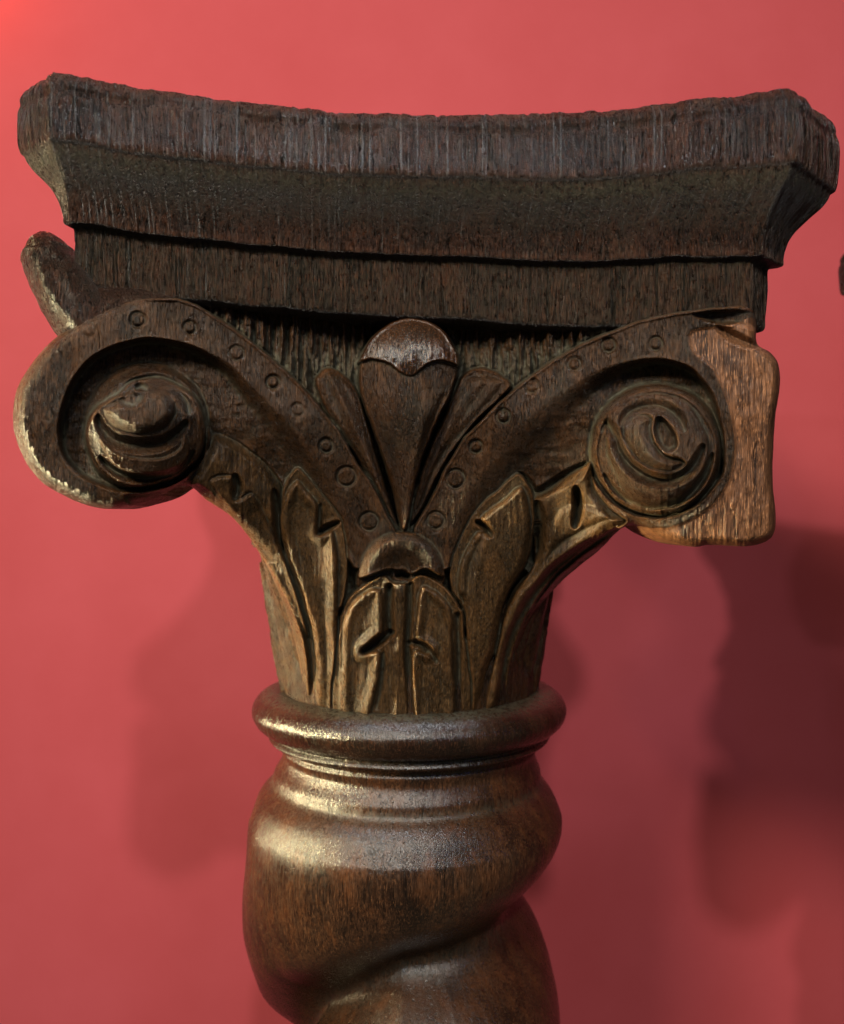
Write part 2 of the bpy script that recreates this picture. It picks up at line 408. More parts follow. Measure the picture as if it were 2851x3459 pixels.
# --- the body the relief is cut from
_, SD = sdf(OUT, 4, full=True)
SD = SD + WOB * 0.5
T = np.clip((Y - 1400) / 1020.0, 0, 1.03)
OUTER = ss((np.abs(X - 1375) - 430) / 520)            # the volutes stand upright while the bell falls back below them
T = T * (1 - OUTER) + 0.10 * T * OUTER
tk = [0, .25, .5, .75, 1.03]
W_ = np.interp(T, tk, [1310, 800, 600, 480, 425])
E_ = np.interp(T, tk, [3240, 3560, 3880, 4130, 4330])
C_ = np.interp(T, tk, [3660, 3700, 3745, 3800, 3856])
W_ = blur(W_, 30); E_ = blur(E_, 30)
U = np.abs(X - (1375 + 8 * T)) / W_
Uc = np.clip(np.sqrt(U * U + 0.004), 0, 1)
q0 = np.sin(np.pi / 2 * Uc) ** 1.35
q1 = (1 - np.sqrt(1 - (0.97 * Uc) ** 2)) / (1 - math.sqrt(1 - .97 ** 2))
bt = ss((T - 0.0) / 0.55)
Q = q0 * (1 - bt) + q1 * bt
D0 = C_ + (E_ - C_) * Q
roll = np.clip(1 - SD / (42.0 - 12 * ss((X - 2250) / 150)), 0, 1)
rs = 1.0 + 0 * X
ROLL = 105 * (1 - np.sqrt(1 - 0.98 * roll ** 2)) * np.where(Y < 1900, 1, 0.5)
DEP = D0 - H + ROLL

# ---------------------------------------------------------------- mesh utilities
def unproject(px, py, d):
    return (px - CX) / F * d, d, (CY - py) / F * d

def mesh_obj(name, verts, faces, mat, parent=None, attrs=None, normals=None, smooth=True):
    me = bpy.data.meshes.new(name)
    verts = np.asarray(verts, dtype=np.float32); faces = np.asarray(faces, dtype=np.int32)
    me.vertices.add(len(verts)); me.vertices.foreach_set('co', (verts * S).ravel())
    k = faces.shape[1]
    me.loops.add(faces.size); me.loops.foreach_set('vertex_index', faces.ravel())
    me.polygons.add(len(faces))
    me.polygons.foreach_set('loop_start', np.arange(0, faces.size, k, dtype=np.int32))
    me.polygons.foreach_set('loop_total', np.full(len(faces), k, dtype=np.int32))
    me.polygons.foreach_set('use_smooth', np.full(len(faces), smooth, dtype=bool))
    me.update(calc_edges=True)
    me.validate()
    if attrs:
        for an, av in attrs.items():
            a = me.attributes.new(an, 'FLOAT', 'POINT')
            a.data.foreach_set('value', np.asarray(av, dtype=np.float32))
    if normals is not None:
        me.normals_split_custom_set_from_vertices([tuple(v) for v in normals.tolist()])
    me.materials.append(mat)
    o = bpy.data.objects.new(name, me)
    col.objects.link(o)
    if parent:
        o.parent = parent
    return o

def vert_normals(V, Fc):
    a = V[Fc[:, 0]]; b = V[Fc[:, 1]]; c = V[Fc[:, 2]]; d = V[Fc[:, 3]]
    n = np.cross(c - a, d - b)
    N = np.zeros_like(V)
    for k in range(4):
        for ax in range(3):
            N[:, ax] += np.bincount(Fc[:, k], weights=n[:, ax], minlength=len(V))
    return N / (np.linalg.norm(N, axis=1, keepdims=True) + 1e-9)

# ---------------------------------------------------------------- materials
def N(nt, t, **kw):
    n = nt.nodes.new(t)
    for k, v in kw.items():
        setattr(n, k, v)
    return n

def mth(nt, op, a, b=None, c=None, clamp=False):
    n = nt.nodes.new('ShaderNodeMath'); n.operation = op; n.use_clamp = clamp
    for i, v in enumerate((a, b, c)):
        if v is None:
            continue
        if isinstance(v, (int, float)):
            n.inputs[i].default_value = v
        else:
            nt.links.new(v, n.inputs[i])
    return n.outputs[0]

def mixc(nt, f, a, b):
    n = nt.nodes.new('ShaderNodeMix'); n.data_type = 'RGBA'
    for s_, v in ((n.inputs[0], f), (n.inputs[6], a), (n.inputs[7], b)):
        if isinstance(v, (int, float)):
            s_.default_value = v
        elif isinstance(v, tuple):
            s_.default_value = (*v, 1)
        else:
            nt.links.new(v, s_)
    return n.outputs[2]

def ramp(nt, f, stops):
    n = nt.nodes.new('ShaderNodeValToRGB')
    cr_ = n.color_ramp
    while len(cr_.elements) < len(stops):
        cr_.elements.new(0.5)
    for e, (p, c) in zip(cr_.elements, stops):
        e.position = p
        e.color = (*c, 1) if isinstance(c, tuple) else (c, c, c, 1)
    nt.links.new(f, n.inputs[0])
    return n.outputs[0]

def tex(nt, vec, scale, detail=4, rough=0.6, dist=0.0):
    n = nt.nodes.new('ShaderNodeTexNoise')
    n.inputs['Scale'].default_value = scale
    n.inputs['Detail'].default_value = detail
    n.inputs['Roughness'].default_value = rough
    n.inputs['Distortion'].default_value = dist
    nt.links.new(vec, n.inputs['Vector'])
    return n.outputs[0]

def wood(name, dark, mid, light, dustc=(0.105, 0.105, 0.07), bump=1.0, rough=0.42, orange=(0.24, 0.085, 0.03), dust_amt=1.0, stretch=0.07, pits=1.0, spec=0.26, coat=0.0, cracks=0.25):
    m = bpy.data.materials.new(name); m.use_nodes = True
    nt = m.node_tree
    b = nt.nodes['Principled BSDF']
    tc = N(nt, 'ShaderNodeTexCoord')
    def mapped(sx, sy, sz):
        mp = N(nt, 'ShaderNodeMapping')
        mp.inputs['Scale'].default_value = (sx / S / 1000, sy / S / 1000, sz / S / 1000)    # texture unit = 1000 carving units
        nt.links.new(tc.outputs['Object'], mp.inputs['Vector'])
        return mp.outputs[0]
    grain = tex(nt, mapped(1, 1, stretch * 1.3), 150, 5, 0.72, 0.3)
    pore = tex(nt, mapped(1, 1, stretch * 2.2), 260, 3, 0.6)
    patch = tex(nt, mapped(1, 1, 0.55), 5.5, 5, 0.6, 0.6)
    patch2 = tex(nt, mapped(1, 1, 0.4), 14, 5, 0.65, 0.5)
    fine = tex(nt, mapped(1, 1, 0.7), 210, 4, 0.7)
    mott = tex(nt, mapped(1, 1, 0.8), 60, 4, 0.65)
    g = ramp(nt, grain, [(0.34, tuple(v * 0.4 for v in dark)), (0.45, mid), (0.56, tuple(v * 1.15 for v in mid)), (0.70, tuple(v * 1.3 for v in light))])
    dk = tuple(v * 0.55 for v in dark)
    c = mixc(nt, ramp(nt, patch, [(0.42, 0.0), (0.64, 0.75)]), g, dk)
    redf = ramp(nt, patch2, [(0.50, 0.0), (0.68, 0.8)])
    c = mixc(nt, redf, c, mixc(nt, grain, mid, orange))
    porem = ramp(nt, pore, [(0.34, 1.0), (0.43, 0.0)])
    c = mixc(nt, mth(nt, 'MULTIPLY', porem, 0.75), c, tuple(v * 0.35 for v in dark))
    ck = ramp(nt, tex(nt, mapped(1, 1, 0.028), 62, 2, 0.5, 0.15), [(0.340, 1.0), (0.385, 0.0)])
    ck = mth(nt, 'MULTIPLY', ck, cracks)
    c = mixc(nt, ck, c, tuple(v * 0.25 for v in dark))
    lightst = ramp(nt, pore, [(0.56, 0.0), (0.66, 1.0)])
    c = mixc(nt, mth(nt, 'MULTIPLY', lightst, 0.55), c, tuple(v * 2.6 for v in light))
    # rubbed edges and settled dust, from how proud or sunk the carving is
    wa = N(nt, 'ShaderNodeAttribute', attribute_name='wear').outputs['Fac']
    da = N(nt, 'ShaderNodeAttribute', attribute_name='dust').outputs['Fac']
    wf = mth(nt, 'MULTIPLY', wa, ramp(nt, mott, [(0.40, 0.0), (0.62, 1.0)]), clamp=True)
    c = mixc(nt, mth(nt, 'MULTIPLY', wf, 0.75), c, orange)
    dn = ramp(nt, mott, [(0.36, 0.15), (0.62, 1.0)])
    df = mth(nt, 'MULTIPLY', mth(nt, 'MULTIPLY', da, dn), 0.8 * dust_amt, clamp=True)
    film = mth(nt, 'MULTIPLY', ramp(nt, tex(nt, mapped(1, 1, 0.9), 6, 6, 0.7), [(0.45, 0.0), (0.72, 0.5)]), dn)
    df = mth(nt, 'MAXIMUM', df, mth(nt, 'MULTIPLY', film, 0.35 * dust_amt))
    c = mixc(nt, df, c, dustc)
    nt.links.new(c, b.inputs['Base Color'])
    rg = mth(nt, 'ADD', mth(nt, 'MULTIPLY', mott, 0.30), rough - 0.22)
    rg = mth(nt, 'ADD', rg, mth(nt, 'MULTIPLY', mth(nt, 'SUBTRACT', grain, 0.5), 0.55))
    rg = mth(nt, 'ADD', rg, mth(nt, 'MULTIPLY', df, 0.4), clamp=True)
    nt.links.new(rg, b.inputs['Roughness'])
    b.inputs['Specular IOR Level'].default_value = spec
    b.inputs['Coat Weight'].default_value = coat
    b.inputs['Coat Roughness'].default_value = 0.22
    coarse = tex(nt, mapped(1, 1, stretch * 0.8), 48, 3, 0.6, 0.2)
    h = mth(nt, 'ADD', mth(nt, 'MULTIPLY', grain, 0.5), mth(nt, 'MULTIPLY', coarse, 0.45))
    h = mth(nt, 'SUBTRACT', h, mth(nt, 'MULTIPLY', porem, 0.22))
    h = mth(nt, 'ADD', h, mth(nt, 'MULTIPLY', fine, 0.24 * pits))
    h = mth(nt, 'ADD', h, mth(nt, 'MULTIPLY', mott, 0.25 * pits))
    h = mth(nt, 'SUBTRACT', h, mth(nt, 'MULTIPLY', ck, 0.45))
    bp = N(nt, 'ShaderNodeBump')
    bp.inputs['Strength'].default_value = 0.9 * bump
    bp.inputs['Distance'].default_value = 14 * S
    nt.links.new(h, bp.inputs['Height'])
    nt.links.new(bp.outputs[0], b.inputs['Normal'])
    nt.links.new(bp.outputs[0], b.inputs['Coat Normal'])
    return m

M_carve = wood('old_carved_oak', (0.0080, 0.0036, 0.0014), (0.0276, 0.0117, 0.0044), (0.0566, 0.0246, 0.0087), orange=(0.1089, 0.0421, 0.0131), bump=0.95, rough=0.36, dustc=(0.1155, 0.1100, 0.0726))
M_leaf = wood('carved_oak_leaf', (0.0166, 0.0084, 0.0030), (0.0455, 0.0227, 0.0084), (0.0795, 0.0424, 0.0166), orange=(0.1515, 0.0644, 0.0204), bump=0.7, rough=0.36, dustc=(0.0976, 0.0941, 0.0620))
M_abacus = wood('dark_tooled_oak', (0.0076, 0.0030, 0.0016), (0.0320, 0.0114, 0.0054), (0.0625, 0.0221, 0.0092), bump=2.3, coat=0.22, spec=0.34, cracks=0.85, dustc=(0.0784, 0.0694, 0.0381), stretch=0.045, rough=0.36, orange=(0.1066, 0.0343, 0.0137))
M_block = wood('bare_oak', (0.0373, 0.0139, 0.0064), (0.1279, 0.0533, 0.0234), (0.2345, 0.1066, 0.0480), bump=0.6, cracks=0.7, stretch=0.035, rough=0.5, dust_amt=0.3, orange=(0.3198, 0.1279, 0.0480))
M_shaft = wood('polished_oak', (0.0105, 0.0042, 0.0027), (0.0369, 0.0148, 0.0068), (0.0658, 0.0285, 0.0126), bump=0.35, cracks=0.6, stretch=0.045, rough=0.33, spec=0.5, dust_amt=0.35, orange=(0.1159, 0.0369, 0.0105), pits=0.5)
M_torus = wood('polished_dark_oak', (0.0060, 0.0027, 0.0017), (0.0162, 0.0065, 0.0038), (0.0324, 0.0125, 0.0054), bump=0.35, stretch=0.10, rough=0.28, spec=0.5, dust_amt=0.7, orange=(0.060, 0.022, 0.009), pits=0.5)

M_polish = wood('rubbed_oak', (0.0084, 0.0036, 0.0018), (0.0300, 0.0120, 0.0048), (0.0540, 0.0216, 0.0084), bump=0.45, rough=0.24, spec=0.55, dust_amt=0.5, orange=(0.075, 0.026, 0.009), pits=0.8)

def wall_mat():
    m = bpy.data.materials.new('red_paint'); m.use_nodes = True
    nt = m.node_tree; b = nt.nodes['Principled BSDF']
    tc = N(nt, 'ShaderNodeTexCoord')
    n1 = tex(nt, tc.outputs['Object'], 7, 6, 0.65)
    n2 = tex(nt, tc.outputs['Object'], 900, 3, 0.6)
    c = mixc(nt, n1, (0.60, 0.078, 0.086), (0.72, 0.118, 0.136))
    nt.links.new(c, b.inputs['Base Color'])
    b.inputs['Roughness'].default_value = 0.75
    b.inputs['Specular IOR Level'].default_value = 0.25
    bp = N(nt, 'ShaderNodeBump'); bp.inputs['Strength'].default_value = 0.25; bp.inputs['Distance'].default_value = 0.0004
    nt.links.new(n2, bp.inputs['Height']); nt.links.new(bp.outputs[0], b.inputs['Normal'])
    return m
M_wall = wall_mat()

# ---------------------------------------------------------------- the wall behind
w = mesh_obj('wall', [(-24000, WALL_Y, -16000), (24000, WALL_Y, -16000), (24000, WALL_Y, 20000), (-24000, WALL_Y, 20000)], [(0, 1, 2, 3)], M_wall, smooth=False)
w['kind'] = 'structure'

# ---------------------------------------------------------------- the column: an Empty carrying its parts
root = bpy.data.objects.new('carved_capital', None)
col.objects.link(root)
root['label'] = 'dark carved oak column with its whole capital in view, one corner block left uncarved'
root['group'] = 'carved oak columns'
root['category'] = 'carved column'
root['kind'] = 'thing'

# front relief -> meshes, one for each carved part
def relief(step, thick):
    sub = (slice(None, None, step), slice(None, None, step))
    x = X[sub].copy(); y = Y[sub].copy(); d = DEP[sub]; sd = SD[sub]
    st = STEP * step
    gyy, gxx = np.gradient(sd, st)
    gn = np.hypot(gxx, gyy) + 1e-6
    out = sd < 0
    inside = ~out
    ny, nx = x.shape
    cell = inside[:-1, :-1] | inside[1:, :-1] | inside[:-1, 1:] | inside[1:, 1:]
    # snap outer vertices onto the outline
    mv = np.where(out & (sd > -3 * st), -sd, 0)
    x = x + mv * gxx / gn; y = y + mv * gyy / gn
    idx = np.arange(ny * nx).reshape(ny, nx)
    vx, vy, vz = unproject(x, y, d)
    V = np.stack([vx.ravel(), vy.ravel(), vz.ravel()], 1)
    q = np.stack([idx[:-1, :-1], idx[1:, :-1], idx[1:, 1:], idx[:-1, 1:]], -1)
    labq = LAB[sub][:-1, :-1]
    Fq = q[cell]; L = labq[cell]
    # boundary edges
    e = np.concatenate([Fq[:, [0, 1]], Fq[:, [1, 2]], Fq[:, [2, 3]], Fq[:, [3, 0]]])
    el_ = np.concatenate([L, L, L, L])
    key = e.min(1).astype(np.int64) * (ny * nx) + e.max(1)
    u, inv, cnt = np.unique(key, return_inverse=True, return_counts=True)
    bm_ = cnt[inv] == 1
    be = e[bm_]; bl_ = el_[bm_]
    bv = np.unique(be)
    mapb = -np.ones(ny * nx, int); 
    att_d = DUST[sub].ravel(); att_w = WEAR[sub].ravel()
    prev = np.arange(ny * nx)
    VV = [V]; FF = [Fq]; LL = [L]; AD = [att_d]; AW = [att_w]
    base = ny * nx
    K = 6
    for k in range(1, K + 1):
        nv = V[bv].copy()
        nv[:, 1] += thick * (k / K) ** 1.3
        nv[:, 0] += (AX - nv[:, 0]) * 0.015 * (k / K) ** 2
        cur = -np.ones(base if k == 1 else base, int)
        cur = np.full(ny * nx, -1); cur[bv] = base + np.arange(len(bv))
        a = prev[be[:, 0]]; b_ = prev[be[:, 1]]
        FF.append(np.stack([b_, a, cur[be[:, 0]], cur[be[:, 1]]], 1)); LL.append(bl_)
        VV.append(nv); AD.append(att_d[bv] * 0.3); AW.append(att_w[bv] * 0.3)
        base += len(bv); prev = cur
    return np.concatenate(VV), np.concatenate(FF), np.concatenate(LL), np.concatenate(AD), np.concatenate(AW)

V, Fq, L, AD, AW = relief(1, 220)
VNrm = vert_normals(V, Fq)
mats = {'corner_block': M_block, 'bud_cap': M_polish, 'outer_leaf': M_leaf, 'side_leaf': M_leaf, 'centre_leaf': M_leaf}
PART = {}
for li, nm in enumerate(NAMES):
    sel = Fq[L == li]
    if len(sel) == 0:
        continue
    uv, inv = np.unique(sel, return_inverse=True)
    PART[li] = mesh_obj(nm, V[uv], inv.reshape(sel.shape), mats.get(nm, M_carve), root, {'dust': AD[uv], 'wear': AW[uv]}, VNrm[uv])

for a_, b_ in ((cl, vl), (el, vl), (cr, vr), (er, vr), (bl, vr)):
    PART[a_].parent = PART[b_]                       # eye and channel belong to their volute
for li, nm in enumerate(NAMES):
    if nm == 'bud_cap':
        PART[li].parent = PART[NAMES.index('bud')]
PART[bl]['label'] = 'uncarved corner block of bare reddish wood'

# the other three faces of the capital, carved alike
Vc, Fc, Lc, ADc, AWc = relief(3, 130)
uv, inv = np.unique(Fc, return_inverse=True)
Fi = inv.reshape(Fc.shape); Vc = Vc[uv]; ADc = ADc[uv]; AWc = AWc[uv]
rx = (Vc[:, 0] - AX) * 0.85; ry = (Vc[:, 1] - AY) * 0.97
halfL = Fi[(rx[Fi] <= 12).all(1)]; halfR = Fi[(rx[Fi] >= -12).all(1)]
# (outward direction, which end, half used): every far corner carries a finished volute, the front right one the uncarved block
def side_piece(kind, faces, mirror):
    t = -rx if mirror else rx
    P = Vc.copy(); fl = mirror
    if kind == 'left':
        P[:, 0] = AX + ry; P[:, 1] = AY + t; fl = not fl
    elif kind == 'right':
        P[:, 0] = AX - ry; P[:, 1] = AY - t; fl = fl
        fl = not fl
    else:
        P[:, 0] = AX - t; P[:, 1] = AY - ry
    P[:, 2] += 95 * ss((P[:, 2] + 700) / 500)      # carved a little higher on these faces than on the front
    P[:, 2] = np.minimum(P[:, 2], 706 - 0.040 * P[:, 0] - 0.04 * np.maximum(P[:, 0], 0))      # nothing rises into the slab
    pu = P[:, 0] / P[:, 1] * F + CX; pv = CY - P[:, 2] / P[:, 1] * F
    iu = np.clip(((pu - gx[0]) / STEP).astype(int), 0, NX - 1); iv = np.clip(((pv - gy[0]) / STEP).astype(int), 0, NY - 1)
    bad = (SD[iv, iu] > 12) & (P[:, 1] < DEP[iv, iu] + 14) & (pu > gx[0]) & (pu < gx[-1]) & (pv > gy[0]) & (pv < gy[-1])
    Fk = faces[~bad[faces].any(1)]
    return P, (Fk[:, ::-1] if fl else Fk)
for kind, parts_ in (('left', ((halfL, False), (halfL, True))), ('right', ((halfR, False), (halfL, False))), ('back', ((halfL, False), (halfL, True)))):
    vv = []; ff = []; o_ = 0
    for (fc_, mir) in parts_:
        P, fk = side_piece(kind, fc_, mir)
        vv.append(P); ff.append(fk + o_); o_ += len(P)
    vv = np.concatenate(vv); ff = np.concatenate(ff)
    uv, inv = np.unique(ff, return_inverse=True)
    a2 = np.concatenate([ADc, ADc])[uv]; w2 = np.concatenate([AWc, AWc])[uv]
    mesh_obj('side_carving', vv[uv], inv.reshape(ff.shape), M_carve, root, {'dust': a2, 'wear': w2})

# ---------------------------------------------------------------- turned and lofted pieces
def lathe(name, prof, mat, nseg=360, disp=None, dz=6.0, dust=None):
    pr = np.array(prof, float)
    zz = []
    P = catmull(pr, 10, closed=False)
    r = P[:, 0]; z = P[:, 1]
    th = np.linspace(0, 2 * np.pi, nseg, endpoint=False)
    TH, R = np.meshgrid(th, r); _, Z = np.meshgrid(th, z)
    if disp:
        R = R + disp(TH, Z, R)
    v = np.stack([AX + R * np.cos(TH), AY + R * np.sin(TH), Z], -1).reshape(-1, 3)
    n = len(r)
    i, j = np.meshgrid(np.arange(n - 1), np.arange(nseg), indexing='ij')
    a = i * nseg + j; b_ = i * nseg + (j + 1) % nseg
    f = np.stack([a, a + nseg, b_ + nseg, b_], -1).reshape(-1, 4)
    at = None
    if dust is not None:
        dd = dust(TH, Z, R).ravel()
        at = {'dust': dd, 'wear': np.zeros_like(dd)}
    return mesh_obj(name, v, f, mat, root, at)

# core of the bell, seen left and right of the front carving
def core_disp(t, z, r):
    # slender at the middle of each face, reaching out under the four corners
    diag = np.abs(np.sin(2 * t)) ** 6
    return (r - 535) * (0.80 * diag - 1) * ss((z + 760) / 200) + 8 * vn(t * 40, z / 200, 61)
lathe('bell_core', [(1010, 760), (990, 300), (960, 150), (900, 10), (830, -90), (760, -190), (715, -300), (670, -420), (635, -560), (608, -700), (598, -830), (596, -900)], M_carve, disp=core_disp, nseg=480)
lathe('astragal', [(560, -820), (585, -838), (630, -838), (680, -848), (718, -872), (742, -908), (746, -945), (728, -985), (700, -1010), (664, -1024), (656, -1034), (664, -1046), (668, -1058), (655, -1070), (630, -1076), (600, -1080)],
      M_torus, nseg=540, disp=lambda t, z, r: 3 * vn(t * 9, z / 70, 71) + 2.0 * vn(t * 60, z / 90, 72),
      dust=lambda t, z, r: 0.8 * ss((z + 880) / 50) + 0.4 * np.exp(-((z + 1034) / 12) ** 2))

# barley-twist shaft
SLOPE = 3.35
def shaft():
    nth, nz = 480, 420
    z = np.linspace(-1070, -4200, nz)
    th = np.linspace(0, 2 * np.pi, nth, endpoint=False)
    TH, Z = np.meshgrid(th, z)
    # angle from the right side (0) round the front (90) to the left (180)
    ang = (np.degrees(-TH)) % 360.0
    pitch = 360 * SLOPE
    aw = (ang + 60.0) % 360.0 - 60.0
    zg = np.interp(aw, [-60, 0, 30, 90, 141, 180, 240, 300], [-1600, -1830, -1900, -1960, -2210, -2560, -2680, -1600 - pitch])
    ph = ((Z - zg) / pitch * 360.0 + 180.0) % 360.0 - 180.0
    ph = np.radians(ph)
    body = 768 - 60 * (1 + np.cos(ph)) / 2 - (215 + 60 * np.exp(-((aw - 110) / 60.0) ** 2)) * np.exp(-(ph / (0.74 + 0.45 * np.exp(-((aw - 5) / 60.0) ** 2))) ** 2)
    # the start of the twist: shoulder and neck under the astragal
    nk = catmull([(1070, 640), (1086, 622), (1100, 618), (1112, 626), (1124, 624), (1150, 620), (1185, 632), (1220, 650), (1248, 656), (1272, 664), (1302, 692), (1345, 726), (1410, 758), (1500, 800), (1700, 860)], 8, closed=False)
    lim = np.interp(-Z, nk[:, 0], nk[:, 1])
    neck = np.minimum(lim, 770)
    k = ss((-Z - 1280) / 420.0)
    body = body - 26 * ss((-Z - 1950) / 300)
    R = neck * (1 - k) + body * k
    hh = np.clip(0.5 + 0.5 * (lim - R) / 70.0, 0, 1)
    R = lim * (1 - hh) + R * hh - 70.0 * hh * (1 - hh)
    R = R + 3 * vn(TH * 8, Z / 160, 81) + 1.6 * vn(TH * 70, Z / 260, 82)
    v = np.stack([AX - 24 * ss((-Z - 1100) / 300) + R * np.cos(TH), AY + R * np.sin(TH), Z], -1).reshape(-1, 3)
    i, j = np.meshgrid(np.arange(nz - 1), np.arange(nth), indexing='ij')
    a = i * nth + j; b_ = i * nth + (j + 1) % nth
    f = np.stack([a, a + nth, b_ + nth, b_], -1).reshape(-1, 4)
    dd = (0.8 * np.exp(-((Z + 1262) / 22) ** 2) + 0.6 * np.exp(-(ph / 0.35) ** 2) * k).ravel()
    return mesh_obj('twisted_shaft', v, f, M_shaft, root, {'dust': dd, 'wear': np.zeros_like(dd)})
shaft()

# ---------------------------------------------------------------- abacus
def side(p0, p1, sag, n):
    p0 = np.array(p0, float); p1 = np.array(p1, float)
    t = np.linspace(0, 1, n, endpoint=False)
    d = p1 - p0; nrm = np.array([-d[1], d[0]]) / np.hypot(*d)
    bow = 4 * t * (1 - t)
    return p0 + t[:, None] * d + nrm * (sag * bow)[:, None]

def abacus():
    XL, XR, YB = -1446.0, 1545.0, 5690.0
    fl, fr = np.array((-1262.0, 3128.0)), np.array((1262.0, 3120.0))
    lc, rc = np.array((XL, 3300.0)), np.array((XR, 3405.0))
    rb, lb = np.array((XR, YB - 180)), np.array((XL, YB - 180))
    br, bl = np.array((XR - 190, YB)), np.array((XL + 190, YB))
    # four bowed sides and four cut corners, counter-clockwise from above
    runs = [(fl, fr, 286, 620), (fr, rc, 0, 70), (rc, rb, 300, 170), (rb, br, 0, 24), (br, bl, 300, 170), (bl, lb, 0, 24), (lb, lc, 300, 170), (lc, fl, 0, 70)]
    def run_pt(i, t, d):
        p0, p1, sag, _ = runs[i]
        d = d * (0.76 if i in (6, 7) else 1.0)      # the left end was cut back less
        dr = p1 - p0; nrm = np.array([-dr[1], dr[0]]) / np.hypot(*dr)
        return p0 + np.multiply.outer(t, dr) + np.multiply.outer(sag * 4 * t * (1 - t) + d, nrm)
    def section(d):
        # where neighbouring runs, each moved inwards by d, cross one another
        lim = np.zeros((8, 2)); lim[:, 1] = 1
        for i in range(8):
            j = (i + 1) % 8
            ti, tj = 1.0, 0.0
            for _ in range(25):          # Newton on the two parameters
                f = run_pt(i, ti, d) - run_pt(j, tj, d)
                e = 1e-4
                a = (run_pt(i, ti + e, d) - run_pt(i, ti, d)) / e
                b = -(run_pt(j, tj + e, d) - run_pt(j, tj, d)) / e
                J = np.array([[a[0], b[0]], [a[1], b[1]]])
                st = np.linalg.solve(J, -f)
                ti += st[0]; tj += st[1]
            lim[i, 1] = ti; lim[j, 0] = tj
        return np.concatenate([run_pt(i, np.linspace(lim[i, 0], lim[i, 1], runs[i][3], endpoint=False), d) for i in range(8)])
    n = sum(q[3] for q in runs)
    # corner mitre: chamfer faces run in less than their neighbours are long
    tmp = [(1496, 420), (1495, 200), (1493, 100), (1491, 56), (1484, 30), (1464, 14), (1440, 3), (1420, 0), (1350, -2), (1290, 0), (1262, 4), (1250, 9), (1243, 20), (1236, 25), (1222, 32), (1194, 54),
           (1160, 92), (1125, 126), (1090, 149), (1055, 162), (1025, 168), (1006, 168), (999, 176), (995, 205), (990, 212), (975, 216), (900, 218), (820, 220), (785, 222), (772, 232), (766, 262), (764, 340), (764, 700)]
    P = catmull(tmp, 5, closed=False)
    # refine so nothing is coarser than ~9 units
    lev = [P[0]]
    for a, b in zip(P[:-1], P[1:]):
        L_ = np.hypot(*(b - a)); m_ = max(1, int(L_ / 9)) if a[1] < 300 and b[1] < 300 else max(1, int(L_ / 40))
        for k in range(1, m_ + 1):
            lev.append(a + (b - a) * k / m_)
    lev = np.array(lev)
    Zl = lev[:, 0]; In = lev[:, 1]
    nz = len(Zl)
    SECX = np.zeros((nz, n)); SECY = np.zeros((nz, n)); NXX = np.zeros((nz, n)); NYY = np.zeros((nz, n))
    cache = {}
    for k_ in range(nz):
        dd_ = float(min(In[k_], 252.0)); kk = round(dd_, 1)
        if kk not in cache:
            ps = section(kk)
            for _ in range(7):
                ps = (np.roll(ps, 1, 0) + 2 * ps + np.roll(ps, -1, 0)) / 4
            d = np.roll(ps, -1, 0) - np.roll(ps, 1, 0)
            nr = np.stack([d[:, 1], -d[:, 0]], 1); nr /= np.linalg.norm(nr, axis=1, keepdims=True) + 1e-9
            cache[kk] = (ps, nr)
        ps, nr = cache[kk]
        SECX[k_] = ps[:, 0]; SECY[k_] = ps[:, 1]; NXX[k_] = nr[:, 0]; NYY[k_] = nr[:, 1]
    ps0 = section(0.0)
    seg = np.linalg.norm(np.roll(ps0, -1, 0) - ps0, axis=1); arc = np.concatenate([[0], np.cumsum(seg)[:-1]])
    A, Z = np.meshgrid(arc, Zl); INS = np.repeat(In[:, None], n, 1)
    rag = fbm(A / 130, Z * 0 + 3, 91, 4)
    # wavering mouldings, chipped and bruised top arris, long vertical checks
    Zw = Z + 10 * rag * ss((1300 - Z) / 50) + 7 * fbm(A / 300, Z * 0 + 9, 92, 3)
    top = ss((Z - 1415) / 60) * (INS < 60)
    chip = np.clip(fbm(A / 70, Z / 40, 93, 4) + 0.05, 0, 1)
    crack = np.clip(0.5 - np.abs(vn(A / 24, Z / 900, 94)) * 7, 0, 0.5) * 2
    ins = top * 15 * chip + (INS < 300) * (8 * fbm(A / 90, Z / 130, 95, 3) + 11 * crack * ss((Z - 1230) / 40) + 6.5 * vn(A / 8, Z / 260, 96) + 3 * vn(A / 5, Z / 40, 97))
    fasc = np.exp(-((Z - 1420 + 30 * fbm(A / 160, Z * 0, 98, 3)) / 16) ** 2) * (INS < 30)
    ins = ins + 9 * fasc
    Zw = Zw - top * 14 * np.clip(fbm(A / 40, Z * 0 + 5, 99, 3) + 0.1, 0, 1)
    x = SECX - NXX * ins
    y = SECY - NYY * ins
    # flat top / underside shrink towards the axis instead of along the normal
    far = np.clip((INS - 252) / 400.0, 0, 1)
    x = x + (AX - x) * far * 0.5; y = y + (AY - y) * far * 0.5
    tilt = np.interp(Zw, [764, 1000, 1250, 1480], [0.040, 0.027, 0.016, 0.018])
    sink = np.interp(Zw, [764, 1000, 1250, 1480], [0.036, 0.036, 0.030, 0.008])      # the slab sags towards its right end
    zz = Zw - tilt * x - sink * np.maximum(0, x)
    v = np.stack([x, y, zz], -1).reshape(-1, 3)
    i, j = np.meshgrid(np.arange(nz - 1), np.arange(n), indexing='ij')
    a = i * n + j; b_ = i * n + (j + 1) % n
    f = np.stack([a, a + n, b_ + n, b_], -1).reshape(-1, 4)
    # wear and dust from the moulding profile
    dust = (0.85 * np.exp(-((Z - 1212) / 34) ** 2) + 0.45 * np.exp(-((Z - 1150) / 60) ** 2) + 0.7 * np.exp(-((Z - 992) / 9) ** 2)) * (INS < 300) + 0.35 * ((Z < 990) & (INS < 300))
